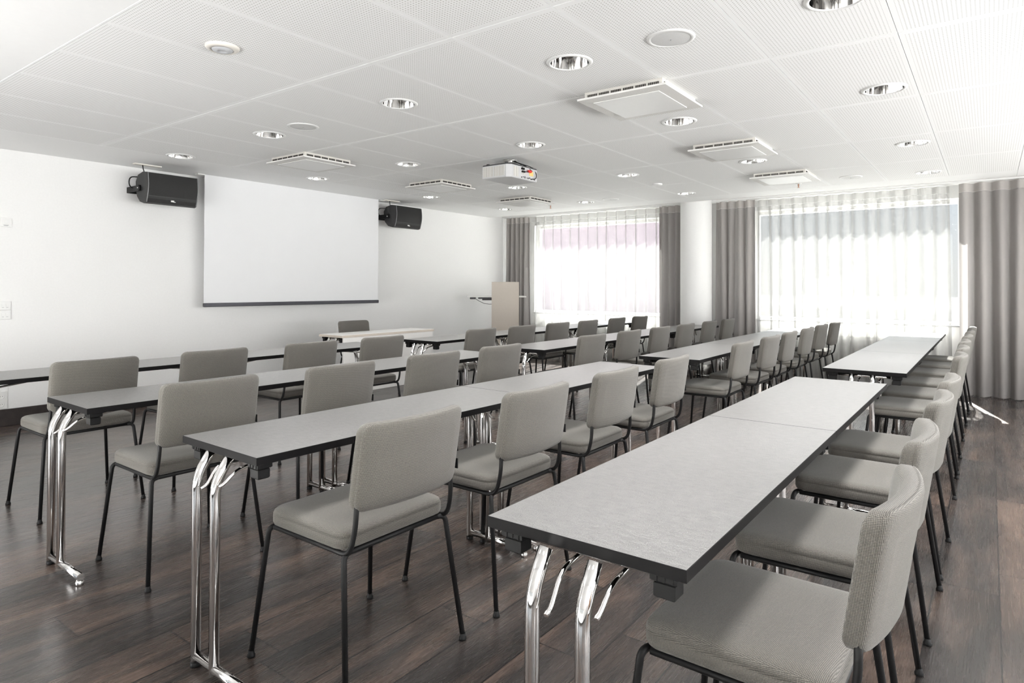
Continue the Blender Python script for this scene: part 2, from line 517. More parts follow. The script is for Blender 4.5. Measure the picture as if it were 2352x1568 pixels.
# ceiling: perforated panels (with round cut-outs for the downlights), plain borders, recess over the curtains
GX, GY, DX, DY = 2.3582, 5.695, 1.232, 0.5936
X0F, X1F, Y0F, Y1F = 1.262, 8.50, -0.24, GY + DY
DL = [(x, y) for x in (3.0, 4.55, 6.405, 8.095) for y in (0.52, 1.845, 3.19, 4.70, 6.165) if not (x > 8 and 1.5 < y < 2)] + [(1.45, 0.52), (1.45, 1.845)]  # last two are unseen, added to brighten the nearest seats
R_CUT = 0.106
def make_ceiling():
    bm = bmesh.new()
    uvl = bm.loops.layers.uv.new('UVMap')
    xs = [X0F, GX] + [GX + DX * k for k in range(1, 5)] + [X1F]
    ysl = []
    k = -1
    while GY - DY * k > Y0F + 0.05:
        ysl.append(GY - DY * k); k += 1
    ysl.append(Y0F)
    g = 0.0024
    for i in range(len(xs) - 1):
        for j in range(len(ysl) - 1):
            x0, x1, y1, y0 = xs[i] + g * 1.6, xs[i + 1] - g * 1.6, ysl[j] - g * 0.6, ysl[j + 1] + g * 0.6
            ox = x1 - DX if i == 0 else x0          # pattern origin of the tile
            oy = y1 - DY
            es = []
            out = [bm.verts.new((x, y, ZC)) for x, y in ((x0, y0), (x1, y0), (x1, y1), (x0, y1))]
            es += [bm.edges.new((out[q], out[(q + 1) % 4])) for q in range(4)]
            for cx, cy in DL:
                if x0 < cx < x1 and y0 < cy < y1:
                    c = [bm.verts.new((cx + R_CUT * math.cos(2 * PI * q / 28), cy + R_CUT * math.sin(2 * PI * q / 28), ZC)) for q in range(28)]
                    es += [bm.edges.new((c[q], c[(q + 1) % 28])) for q in range(28)]
            if len(es) == 4:
                fs = [bm.faces.new(out)]
            else:
                fs = [e for e in bmesh.ops.triangle_fill(bm, edges=es, use_beauty=True, use_dissolve=False)['geom'] if isinstance(e, bmesh.types.BMFace)]
            for f in fs:
                f.material_index = 0
                for lp in f.loops:
                    lp[uvl].uv = (lp.vert.co.x - ox, lp.vert.co.y - oy)
            # panel edges rising into the joint
            for q in range(4):
                a, b = out[q], out[(q + 1) % 4]
                a2 = bm.verts.new(a.co + Vector((0, 0, 0.02))); b2 = bm.verts.new(b.co + Vector((0, 0, 0.02)))
                bm.faces.new((a, b, b2, a2)).material_index = 1
    for xx in xs[1:-1]:
        q = [bm.verts.new((xx + sx * 0.01, yy, ZC + 0.012)) for sx, yy in ((-1, Y0F), (1, Y0F), (1, Y1F), (-1, Y1F))]
        bm.faces.new(q).material_index = 2
    def slab(x0, x1, y0, y1, z0, z1):
        m = bmesh.ops.create_cube(bm, size=1)['verts']
        for v in m:
            v.co = Vector((x0 + (v.co.x + 0.5) * (x1 - x0), y0 + (v.co.y + 0.5) * (y1 - y0), z0 + (v.co.z + 0.5) * (z1 - z0)))
        for f in {f for v in m for f in v.link_faces}: f.material_index = 1
    XE = 8.955
    slab(XL, X0F - 0.002, YB, YF, ZC, 2.60)                    # plain band on the left
    slab(X0F - 0.010, X0F - 0.0005, YB, YF, ZC - 0.002, ZC + 0.03)  # its edge profile
    slab(X0F, XE, Y1F + 0.002, YF, ZC, 2.60)                   # along the screen wall
    slab(X0F, XE, YB, Y0F - 0.002, ZC, 2.60)                   # nearest band
    slab(X1F + 0.002, XE, Y0F, Y1F, ZC, 2.60)                  # along the curtains
    slab(XL - 0.2, XO, YB - 0.2, YF + 0.2, 2.635, 2.80)        # deck above
    me = bpy.data.meshes.new('ceiling')
    bm.to_mesh(me); bm.free()
    me.materials.append(PERF); me.materials.append(WHITE_CEIL); me.materials.append(GREY_PLASTIC)
    tag(link('ceiling', me), kind='structure')
make_ceiling()

# pillar between the windows, with a steel skirt
pc = tag(MB().lathe([(0.225, 0.0), (0.225, SLAB - 0.03)], (9.225, 3.48, 0), 48).build('pillar', WHITE_WALL), kind='structure')
MB().lathe([(0.2255, 0.0), (0.231, 0.0), (0.231, 0.16), (0.2255, 0.163)], (9.225, 3.48, 0), 48).build('steel_skirt', STEEL, pc)

# windows: frame, pane, sill board
for i, (a, b) in enumerate(WIN):
    t = 0.055
    f = MB()
    f.bbox(9.70, 9.77, a, a + t, SILL, HEAD, 0.004); f.bbox(9.70, 9.77, b - t, b, SILL, HEAD, 0.004)
    f.bbox(9.70, 9.77, a + t, b - t, SILL, SILL + t, 0.004); f.bbox(9.70, 9.77, a + t, b - t, HEAD - t, HEAD, 0.004)
    wo = struct('window_%d' % (i + 1), f, FRAME_WHITE)
    MB().box(9.733, 9.737, a + t, b - t, SILL + t, HEAD - t).build('pane', GLASS, wo)
    MB().bbox(9.585, 9.70, a + 0.002, b - 0.002, SILL, SILL + 0.018, 0.004).build('sill_board', GREY_PLASTIC, wo)
    pd = bpy.data.lights.new('window_portal', 'AREA')
    pd.shape = 'RECTANGLE'; pd.size = b - a; pd.size_y = HEAD - SILL
    pd.cycles.is_portal = True
    po = bpy.data.objects.new('window_portal', pd); COL.objects.link(po)
    po.location = (XO - 0.02, (a + b) / 2, (SILL + HEAD) / 2)
    po.rotation_euler = Vector((-1, 0, 0)).to_track_quat('-Z', 'Z').to_euler()

def fill_window(name, a, b, vertical_x):
    f, p = MB(), MB()
    n = 5
    for k in range(n + 1):
        c = a + 0.03 + (b - a - 0.06) * k / n
        if vertical_x is not None: f.box(vertical_x - 0.04, vertical_x + 0.04, c - 0.03, c + 0.03, LZ0, LZ1)
        else: f.box(c - 0.03, c + 0.03, YB - 0.14, YB - 0.06, LZ0, LZ1)
    for z in (LZ0, LZ1 - 0.05):
        if vertical_x is not None: f.box(vertical_x - 0.04, vertical_x + 0.04, a + 0.06, b - 0.06, z, z + 0.05)
        else: f.box(a + 0.06, b - 0.06, YB - 0.14, YB - 0.06, z, z + 0.05)
    if vertical_x is not None: p.box(vertical_x - 0.003, vertical_x + 0.003, a + 0.06, b - 0.06, LZ0 + 0.05, LZ1 - 0.05)
    else: p.box(a + 0.06, b - 0.06, YB - 0.103, YB - 0.097, LZ0 + 0.05, LZ1 - 0.05)
    wo = struct(name, f, FRAME_WHITE)
    p.build('pane', GLASS, wo)
    pd = bpy.data.lights.new('window_portal', 'AREA')
    pd.shape = 'RECTANGLE'; pd.size = b - a; pd.size_y = LZ1 - LZ0
    pd.cycles.is_portal = True
    po = bpy.data.objects.new('window_portal', pd); COL.objects.link(po)
    zc = (LZ0 + LZ1) / 2
    if vertical_x is not None:
        po.location = (XL - 0.19, (a + b) / 2, zc); po.rotation_euler = Vector((1, 0, 0)).to_track_quat('-Z', 'Z').to_euler()
    else:
        po.location = ((a + b) / 2, YB - 0.19, zc); po.rotation_euler = Vector((0, 1, 0)).to_track_quat('-Z', 'Z').to_euler()
fill_window('window_4', *LW, XL - 0.1)
fill_window('window_5', *BW, None)

# door far behind the camera
dr = struct('door_1', MB().bbox(0.2, 1.15, YB + 0.0005, YB + 0.045, 0.002, 2.08, 0.003), DOOR_WOOD)
MB().tube(bend([(0.30, YB + 0.045, 1.02), (0.30, YB + 0.10, 1.02), (0.42, YB + 0.10, 1.02)], 0.02), 0.009).build('door_handle', STEEL, dr)

# outdoors
struct('ground', MB().box(-110, XO, -110, 110, -0.6, -0.125), TERRACE)
struct('ground_terrace', MB().box(XO, 24, -110, 110, -0.6, -0.125), PAVING)  # unseen near strip, toned to bounce sunlight up to the ceiling
struct('ground_roof', MB().box(24, 120, -110, 110, -0.6, -0.125), ROOF)
bl = thing('building', 'rose grey building faintly seen through the left window curtain', 'building', (31, 12.5, -0.12))
MB().box(0, 10, 0, 9.0, 0, 9).build('wall', FACADE, bl)
MB().box(-0.25, 10, -0.2, 9.2, 9.001, 9.5).build('cornice', FACADE_TRIM, bl)

# ------------------------------------------------------------------ curtains
def curtain(name, label, y0, y1, x, fold, amp, mat, hmat, head, zt=2.52, zb=0.012, seed=0, gather=0.0, sharp=0.0, group=None):
    rnd = random.Random(seed)
    n = max(8, int(abs(y1 - y0) / fold * 16))
    zs = [zb, zb + 0.3, 0.7, 1.1, 1.5, 1.9, 2.2, zt - head - 0.003]
    ph = [rnd.uniform(-0.5, 0.5) for _ in range(200)]
    def pt(i, z):
        s = i / n
        y = y0 + (y1 - y0) * s
        a = (s * abs(y1 - y0)) / fold * 2 * PI
        k = int(a / (2 * PI))
        low = (zt - z) / zt
        wob = math.sin(a * 0.37 + seed) * 0.35 + ph[k % 200] * 0.25 * low
        am = amp * (0.75 + 0.5 * abs(math.sin(k * 1.7 + seed))) * (0.85 + 0.3 * low)
        wv = math.sin(a + wob * low * 2.2)
        wv += sharp * math.sin(2 * a + 0.6)
        dy = gather * math.sin(a * 0.5 + seed) * low * 0.03 + amp * 0.35 * math.cos(a + wob) * (1 if sharp else 0.5)
        return (x + am * wv + 0.01 * math.sin(s * 9 + z * 1.3 + seed) * low, y + dy, z)
    th = thing(name, label, 'curtain', (0, 0, 0), 0, group)
    rings = [[pt(i, z) for i in range(n + 1)] for z in zs]
    MB().loft(rings, False, False, 0, True, closed=False).build('fabric', mat, th)
    rings = [[pt(i, z) for i in range(n + 1)] for z in (zt - head, zt)]
    MB().loft(rings, False, False, 0, True, closed=False).build('heading_tape', hmat, th)
    return th
XC = 9.36
G_SH, G_DR = 'sheer curtains', 'grey drapes'
curtain('sheer_curtain', 'white sheer curtain hanging over the left window beside the lectern', 4.02, 6.66, XC + 0.083, 0.176, 0.044, SHEER, SHEER_HEAD, 0.085, seed=3, sharp=0.25, group=G_SH)
curtain('sheer_curtain', 'white sheer curtain hanging over the wide right window', 0.385, 2.74, XC + 0.083, 0.15, 0.036, SHEER, SHEER_HEAD, 0.085, seed=5, gather=1.0, group=G_SH)
curtain('drape', 'grey drape behind the lectern, at the corner by the screen wall', 6.56, 7.10, XC - 0.03, 0.10, 0.042, DRAPE, DRAPE_HEAD, 0.10, seed=2, group=G_DR)
curtain('drape', 'grey drape on the left side of the white pillar', 3.74, 4.11, XC - 0.03, 0.105, 0.042, DRAPE, DRAPE_HEAD, 0.10, seed=4, group=G_DR)
curtain('drape', 'grey drape on the right side of the white pillar', 2.655, 3.22, XC - 0.03, 0.125, 0.042, DRAPE, DRAPE_HEAD, 0.10, seed=6, gather=1.0, group=G_DR)
curtain('drape', 'grey drape at the right edge, beside the wide window', -1.25, 0.285, XC - 0.03, 0.17, 0.050, DRAPE, DRAPE_HEAD, 0.10, seed=9, gather=0.6, group=G_DR)
cr = tag(MB().bbox(XC - 0.05, XC + 0.115, YB + 0.01, YF - 0.005, 2.531, 2.556, 0.003).build('curtain_rail', WHITE_PLASTIC), 'white curtain rail in the ceiling recess above the windows', 'curtain rail')
MB().box(XC + 0.01, XC + 0.04, YB + 0.02, YF - 0.01, 2.556, 2.635).build('rail_hanger', WHITE_PLASTIC, cr)

# radiators below the windows
for i, (a, b, where) in enumerate(((4.6, 6.2, 'left'), (0.7, 2.3, 'right'))):
    rd = thing('radiator', 'white panel radiator behind the sheer curtain of the %s window' % where, 'radiator', (9.556, (a + b) / 2, 0), 0, 'radiators')
    h = (b - a) / 2
    m = MB().bbox(-0.035, 0.035, -h, h, 0.12, 0.62, 0.006)
    for k in range(int(2 * h / 0.05)):
        m.box(-0.041, -0.034, -h + 0.02 + k * 0.05, -h + 0.05 + k * 0.05, 0.15, 0.59)
    m.build('panel', WHITE_PLASTIC, rd)
    MB().bbox(-0.036, 0.036, -h, h, 0.621, 0.64, 0.003).build('top_grille', DIFF_MESH, rd)
    for s in (-1, 1):
        MB().box(0.035, 0.0435, s * (h - 0.2) - 0.02, s * (h - 0.2) + 0.02, 0.2, 0.55).build('wall_bracket', GREY_PLASTIC, rd)
        MB().tube([(0, s * (h - 0.1), 0.0), (0, s * (h - 0.1), 0.12)], 0.011).build('pipe', WHITE_PLASTIC, rd)

# ------------------------------------------------------------------ chairs
def make_chair():
    root = thing('conference_chair', '', 'chair', group='chairs at the table rows')
    # seat cushion (faces +y)
    base = dense(rrect(0.462, 0.405, 0.045, 6), 0.03)
    prof = [(0.014, 0.456), (0.003, 0.461), (0.0, 0.470), (0.0, 0.492), (0.0025, 0.4945), (0.0, 0.497), (0.004, 0.508), (0.013, 0.515), (0.035, 0.520), (0.09, 0.523), (0.15, 0.5235)]
    rings = []
    for ins, z in prof:
        kx, ky = (0.231 - ins) / 0.231, (0.2025 - ins) / 0.2025
        rings.append([(x * kx, y * ky + 0.006, z) for x, y in base])
    MB().loft(rings).build('seat', FABRIC, root)
    # backrest: rounded pad, wrapped around the sitter and leaning back
    W, H, T = 0.446, 0.276, 0.047
    outl = dense(rrect(W, H, 0.032, 6), 0.028)
    prof = [(0.05, 0.0), (0.016, 0.0), (0.004, -0.004), (0.0, -0.010), (0.0018, -0.0125), (0.0, -0.015), (0.0, -0.036), (0.004, -0.043), (0.012, -T), (0.05, -T - 0.003)]
    def warp(u, h, t):
        sag = 0.036 * (1 - (u / (W / 2)) ** 2)
        v = -0.288 + 0.045 - 0.155 * (h - H / 2)          # leaning back with height
        return (u, v - sag + (t + T) - 0.047 + 0.001, 0.722 + h)
    rings = []
    for ins, t in prof:
        k, kk = (W / 2 - ins) / (W / 2), (H / 2 - ins) / (H / 2)
        rings.append([warp(u * k, h * kk, -t - T) for u, h in outl])
    mb = MB()
    mb.loft(rings, False, False)
    # fill front and back as grids so that the caps follow the curve
    for ins, t in (prof[0], prof[-1]):
        cw, ch = W / 2 - ins, H / 2 - ins
        k, kk = cw / (W / 2), ch / (H / 2)
        loop = [(u * k, h * kk) for u, h in outl]
        rr_ = [[warp(u * q, h * q, -t - T) for u, h in loop] for q in (1.0, 0.66, 0.33)]
        mb.loft(rr_, False, False)
        o = len(mb.v); nn = len(loop)
        mb.v.append(warp(0, 0, -t - T))
        for i in range(nn):
            mb.f.append((o - nn + i, o - nn + (i + 1) % nn, o)); mb.mi.append(0); mb.sm.append(True)
    back = mb.build('backrest', FABRIC, root)
    MB().bbox(0.2195, 0.2235, -0.262, -0.246, 0.628, 0.664, 0.0008).build('label_tab', BLACK_PLASTIC, back)
    # frame
    for s in (-1, 1):
        path = bend([(s * 0.218, 0.185, 0.448), (s * 0.218, -0.213, 0.448), (s * 0.2150, -0.236, 0.530), (s * 0.2080, -0.236, 0.640)], 0.07, 8)
        MB().tube(path, 0.0082, 10).build('back_support', BLACK_METAL, root)
    m = MB()
    for y in (0.188, -0.185):
        m.tube([(-0.20, y, 0.447), (0.20, y, 0.447)], 0.0085, 10)
    m.box(-0.19, 0.19, -0.12, 0.12, 0.4555, 0.4575)
    m.build('seat_frame', BLACK_METAL, root)
    for s in (-1, 1):
        for v0, v1 in ((0.206, 0.253), (-0.196, -0.254)):
            path = bend([(s * 0.185, v0 - math.copysign(0.016, v0), 0.447), (s * 0.226, v0, 0.446), (s * 0.262, v1, 0.012)], 0.055, 6)
            lg = MB().tube(path, 0.0092, 10).build('leg', BLACK_METAL, root)
            MB().lathe([(0.010, 0.0), (0.0135, 0.001), (0.0135, 0.008), (0.0105, 0.013), (0.0102, 0.024)], (s * 0.262, v1, 0.0), 12, 0, True, True).build('glide', BLACK_PLASTIC, lg)
    return root

ROWS = {
    'first row from the screen': [(x, 4.335 if x < 4.3 else 4.315) for x in (1.52, 2.216, 2.966, 3.671, 4.943, 5.634, 6.362, 7.04, 7.842, 8.544)],
    'second row from the screen': [(x, 3.079 if x < 4.3 else 3.06) for x in (1.518, 2.237, 2.966, 3.66, 4.95, 5.67, 6.395, 7.09, 7.895, 8.585)],
    'third row from the screen': [(x, 1.795) for x in (1.51, 2.233, 2.952, 3.67, 5.06, 5.815, 6.475, 7.21, 7.94, 8.67)],
    'back row nearest the camera': [(x, 0.437) for x in (1.588, 2.25, 3.01, 3.66, 4.98, 5.63, 6.30, 7.06, 7.75, 8.47)],
}
proto = make_chair()
first = True
rc = random.Random(11)
for row, spots in ROWS.items():
    for i, (x, y) in enumerate(spots):
        lab = 'grey woven chair, %s from the left in the %s' % (ORD[i], row)
        rz = rc.uniform(-0.02, 0.02)
        yy = y + rc.uniform(-0.008, 0.008)
        if first:
            proto.location = (x, yy, 0); proto.rotation_euler = (0, 0, 0); proto['label'] = lab; first = False
        else:
            copy_thing(proto, (x, yy, 0), rz, lab)
speaker_chair = copy_thing(proto, (5.085, 5.908, 0), PI, 'grey woven chair facing the room behind the white presenter desk')
del speaker_chair['group']

# ------------------------------------------------------------------ folding tables
def make_table(name, L, Wd, top_mats, zt=0.74, th=0.026):
    root = thing(name, '', 'table')
    b = 0.0012
    m = MB()
    def ring(i, z): return [(i, -Wd + i, z), (L - i, -Wd + i, z), (L - i, -i, z), (i, -i, z)]
    m.loft([ring(b, zt - th), ring(0, zt - th + b), ring(0, zt - b), ring(b, zt)], True, True, 1, False)
    m.mi[-1] = 0
    m.build('tabletop', top_mats, root)
    for end in (0, 1):
        xl = -0.033 if end == 0 else L - 0.129
        d = 1 if end == 0 else -1
        for k, y in enumerate((-0.175, -0.297)):
            lg = MB().tube(bend([(xl, y, 0.016), (xl, y, 0.635), (xl + d * 0.05, y, 0.7135)], 0.06, 6), 0.0165, 16).build('leg', CHROME, root)
            if k == 0:
                MB().lathe([(0.017, 0), (0.0175, 0.004), (0.0168, 0.016)], (xl, y, 0), 14, 0, True, True).build('glide', BLACK_PLASTIC, lg)
        fb = MB().tube([(xl, -0.185, 0.036), (xl, -Wd - 0.046, 0.036)], 0.0155, 16).build('foot_bar', CHROME, root)
        MB().lathe([(0.015, 0), (0.017, 0.003), (0.0175, 0.014), (0.012, 0.021)], (xl, -Wd - 0.034, 0), 14, 0, True, True).build('glide', CHROME, fb)
        MB().tube([(xl + d * 0.078, -0.09, 0.7025), (xl + d * 0.078, -Wd + 0.09, 0.7025)], 0.0105, 12).build('cross_bar', CHROME, root)
        for y, zl in ((-0.212, 0.600), (-0.330, 0.628)):
            MB().tube(bend([(xl - d * 0.004, y, zl), (xl + d * 0.016, y, zl + 0.010), (xl + d * 0.055, y, 0.672), (xl + d * 0.33, y, 0.7075)], 0.03, 4), 0.0058, 8).build('brace', CHROME, root)
        MB().bbox(min(xl + d * 0.30, xl + d * 0.46), max(xl + d * 0.30, xl + d * 0.46), -0.305, -0.265, 0.7015, 0.7075, 0.002).build('brace_plate', STEEL, root)
        for y0 in (-0.027 - 0.058, -Wd + 0.027):
            x0 = 0.02 if end == 0 else L - 0.02 - 0.052
            cb = MB()
            cb.bbox(x0, x0 + 0.052, y0, y0 + 0.058, 0.692, zt - th, 0.003)
            cb.bbox(x0 + 0.005, x0 + 0.047, y0 + 0.006, y0 + 0.052, 0.658, 0.692, 0.004)
            for q in range(3):
                cb.box(x0 - 0.0018 if end == 0 else x0 + 0.051, x0 + 0.001 if end == 0 else x0 + 0.0538, y0 + 0.008 + q * 0.017, y0 + 0.014 + q * 0.017, 0.695, zt - th)
            cb.build('corner_block', BLACK_PLASTIC, root)
    return root
TL, TW = 1.482, 0.485
tproto = make_table('folding_table', TL, TW, [TABLETOP, TABLE_EDGE])
# (row phrase, start x, back edge y at start, rotation, number of tables, ordinal offset)
RUNS = [
    ('first row from the screen', 1.115, 4.955, -0.012, 2, 0), ('first row from the screen', 4.575, 4.80, 0.010, 3, 2),
    ('second row from the screen', 1.146, 3.637, -0.012, 2, 0), ('second row from the screen', 4.535, 3.52, 0.006, 3, 2),
    ('third row from the screen', 1.1454, 2.3219, -0.0211, 2, 0), ('third row from the screen', 4.63, 2.205, 0.006, 3, 2),
    ('back row nearest the camera', 1.180, 0.948, 0.0, 2, 0), ('back row nearest the camera', 4.715, 0.905, 0.0, 3, 2),
]
tf = True
for row, x0, y0, a, n, off in RUNS:
    for k in range(n):
        p = (x0 + math.cos(a) * (TL + 0.002) * k, y0 + math.sin(a) * (TL + 0.002) * k, 0)
        lab = 'dark grey folding table, %s from the left in the %s' % (ORD[off + k], row)
        first_back = row.startswith('back') and off + k == 0
        if tf:
            tproto.location = p; tproto.rotation_euler = (0, 0, a); tproto['label'] = lab; tproto['group'] = 'folding tables in rows'; tf = False
        else:
            tt = copy_thing(tproto, p, a, lab, 'folding tables in rows')
            if first_back:            # its left legs stand a little further out
                for ch in tt.children:
                    if ch.name.split('.')[0] in ('leg', 'foot_bar', 'brace', 'brace_plate') and sum(v.co.x for v in ch.data.vertices) / len(ch.data.vertices) < TL / 2:
                        ch.location.x -= 0.034

# presenter desk: the same folding frame under a white top, with a front panel
dk = make_table('presenter_desk', 1.43, 0.40, [WHITE_LAM, BEIGE_LAM])
dk.location = (4.475, 6.02, 0)
tag(dk, 'white presenter desk with a front panel, standing before the screen wall', 'desk')
MB().bbox(0.022, 1.408, -0.398, -0.378, 0.10, 0.7135, 0.002).build('front_panel', WHITE_LAM, dk)

# ------------------------------------------------------------------ standing lectern desk
lc = thing('lectern', 'beige standing lectern desk with a tall front panel before the corner drape', 'lectern', (8.02, 6.10, 0), -YAW)
MB().bbox(-0.215, 0.215, 0.0, 0.022, 0.03, 1.352, 0.003).build('front_panel', BEIGE_LAM, lc)
MB().bbox(-0.60, 0.33, 0.023, 0.50, 1.108, 1.130, 0.003).build('tabletop', WHITE_LAM, lc)
MB().bbox(-0.10, 0.08, 0.20, 0.32, 0.03, 1.075, 0.004).build('lift_column', GREY_PLASTIC, lc)
MB().bbox(-0.20, 0.20, 0.03, 0.46, 0.0, 0.03, 0.006).build('base_plate', GREY_PLASTIC, lc)
MB().bbox(-0.43, 0.20, 0.08, 0.40, 1.082, 1.1075, 0.004).bbox(-0.37, 0.16, 0.12, 0.36, 1.060, 1.082, 0.004).build('support_frame', DARK_GREY, lc)
MB().bbox(-0.56, -0.47, 0.05, 0.12, 1.078, 1.1075, 0.004).build('control_box', DARK_GREY, lc)
MB().tube([(-0.48, 0.09, 1.088), (-0.42, 0.09, 1.05), (-0.34, 0.09, 1.012), (-0.26, 0.10, 1.0), (-0.10, 0.14, 1.0), (-0.02, 0.20, 1.01)], 0.004, 6).build('cable', BLACK_PLASTIC, lc)

# ------------------------------------------------------------------ projection screen and wall loudspeakers
sc = thing('projection_screen', 'large white projection screen pulled down before the wall', 'projection screen', (4.915, 6.97, 0))
n = 24
MB().loft([[(-1.26 + 2.52 * i / n, 0.004 * math.sin(i * 1.3) * (ZC - z), z) for i in range(n + 1)] for z in (1.083, 1.4, 1.8, 2.2, ZC - 0.0005)], False, False, 0, True, closed=False).build('screen_fabric', SCREEN, sc)
MB().bbox(-1.262, 1.262, -0.014, 0.014, 1.040, 1.084, 0.005).build('bottom_bar', ALU_DARK, sc)
for s in (-1, 1):
    MB().bbox(s * 1.31 - 0.04, s * 1.31 + 0.04, -0.03, 0.03, 2.494, ZC - 0.0005, 0.003).build('ceiling_bracket', WHITE_PLASTIC, sc)

def wall_speaker(label, x, zc):
    t = thing('wall_speaker', label, 'loudspeaker', (x, YF, zc), 0, 'wall loudspeakers')
    prof = [(-0.145, -0.150), (-0.150, 0.152), (-0.262, 0.158), (-0.385, 0.150), (-0.41, 0.10), (-0.42, 0.0), (-0.405, -0.10), (-0.37, -0.160), (-0.30, -0.160)]
    # end profile: flat back chamfered at top and bottom, bowed front, tipped forward
    prof = [(-0.205, -0.075), (-0.180, 0.0), (-0.175, 0.075), (-0.225, 0.140), (-0.335, 0.162), (-0.424, 0.150), (-0.437, 0.09), (-0.440, 0.03), (-0.436, -0.03), (-0.425, -0.09), (-0.402, -0.150), (-0.365, -0.160), (-0.270, -0.135)]
    hw = 0.255
    MB().loft([[(s * hw, y, z) for y, z in prof] for s in (-1, -0.985, 0.985, 1)], True, True, 0, False).build('cabinet', SPK_BODY, t)
    fr = [(-0.428 - 0.020 * math.sin(PI * t / 8) + 0.024 * (t / 8) ** 2, 0.146 - 0.293 * t / 8) for t in range(9)]
    gr = MB().loft([[(x_, y, z) for y, z in fr] for x_ in (-hw + 0.012, hw - 0.012)], False, False, 0, True, closed=False).build('grille', SPK_GRILLE, t)
    for s in (-1, 1):
        MB().tube([(s * (hw - 0.006), y - 0.002, z) for y, z in fr], 0.0045, 6).build('rim', SPK_RIM, gr)
    b = MB().bbox(-0.020, 0.010, -0.4315, -0.4215, -0.128, -0.112, 0.001)
    b.box(0.004, 0.024, -0.4315, -0.4215, -0.130, -0.124)
    b.build('badge', WHITE_PLASTIC, gr)
    for s in (-1, 1):
        br = MB().bbox(s * (hw + 0.009) - 0.004, s * (hw + 0.009) + 0.004, -0.30, -0.012, -0.03, 0.03, 0.003).build('bracket', BLACK_METAL, t)
        MB().lathe([(0.032, 0), (0.032, 0.01), (0.026, 0.014)], (0, 0, 0), 16, 0, True, True).build('knob', BLACK_PLASTIC, br)
        kb = br.children[0]; kb.location = (s * (hw + 0.012), -0.28, 0.0); kb.rotation_euler = (0, s * PI / 2, 0)
        MB().lathe([(0.007, 0), (0.007, 0.004)], (s * 0.0, 0, 0.014), 8, 0, True, True).build('screw', WHITE_PLASTIC, kb)
    MB().bbox(-hw - 0.013, hw + 0.013, -0.012, -0.0005, -0.03, 0.03, 0.002).build('wall_mount', BLACK_METAL, t)
    MB().tube(bend([(-hw + 0.02, -0.19, -0.02), (-hw - 0.03, -0.09, 0.03), (-hw - 0.03, -0.10, 0.13), (-hw + 0.03, -0.22, 0.12)], 0.06, 5), 0.006, 6).build('cable', BLACK_PLASTIC, t)
    MB().tube([(-hw + 0.05, -0.26, 0.15), (-hw + 0.03, -0.27, 0.20), (-hw + 0.02, -0.28, ZC - zc - 0.012)], 0.005, 6).build('cable', BLACK_PLASTIC, t)
    MB().bbox(-hw - 0.06, -hw + 0.20, -0.30, -0.24, ZC - zc - 0.013, ZC - zc - 0.0005, 0.003).build('cable_outlet', CREAM_PLASTIC, t)
    return t
wall_speaker('black loudspeaker mounted on the wall left of the projection screen', 3.205, 2.262)
wall_speaker('black loudspeaker mounted on the wall right of the projection screen', 6.545, 2.275)

# switches and sockets at the left end of the screen wall
def plate(name, label, cat, x, z, w, h, group=None):
    t = thing(name, label, cat, (x, YF, z), 0, group)
    MB().bbox(-w / 2, w / 2, -0.011, -0.0005, -h / 2, h / 2, 0.003).build('plate', WHITE_PLASTIC, t)
    return t
t = plate('wall_switch', 'small white wall switch plate, highest on the left of the wall', 'switch', 1.922, 1.845, 0.083, 0.083)
MB().bbox(-0.012, 0.012, -0.015, -0.011, -0.006, 0.014, 0.001).build('button', WHITE_PLASTIC, t)
MB().box(-0.02, 0.02, -0.0115, -0.011, -0.026, -0.022).box(-0.015, 0.015, -0.0115, -0.011, -0.032, -0.029).build('caption', GREY_PLASTIC, t)
for zz, lab in ((1.092, 'upper white double switch plate of the pair on the left wall'), (1.007, 'lower white double switch plate of the pair on the left wall')):
    t = plate('wall_switch', lab, 'switch', 1.922, zz, 0.083, 0.082, 'paired switch plates')
    for s in (-1, 1):
        MB().bbox(s * 0.016 - 0.011, s * 0.016 + 0.011, -0.015, -0.011, -0.008, 0.016, 0.001).build('button', WHITE_PLASTIC, t)
        MB().box(s * 0.016 - 0.008, s * 0.016 + 0.008, -0.0115, -0.011, -0.02, -0.017).build('caption', GREY_PLASTIC, t)
t = plate('power_socket', 'white double power socket low on the wall above the skirting', 'socket', 1.902, 0.235, 0.088, 0.16)
for s in (-1, 1):
    o = MB().lathe([(0.022, 0), (0.0225, 0.004), (0.019, 0.004), (0.018, -0.001)], (0, 0, 0), 20, 0, False, True).build('outlet', WHITE_PLASTIC, t)
    o.location = (0, -0.011, s * 0.036); o.rotation_euler = (PI / 2, 0, 0)
    for q in (-1, 1):
        MB().lathe([(0.003, -0.0008), (0.003, 0.0002)], (q * 0.009, 0, 0), 8, 0, True, True).build('pin_hole', DARK_GREY, o)

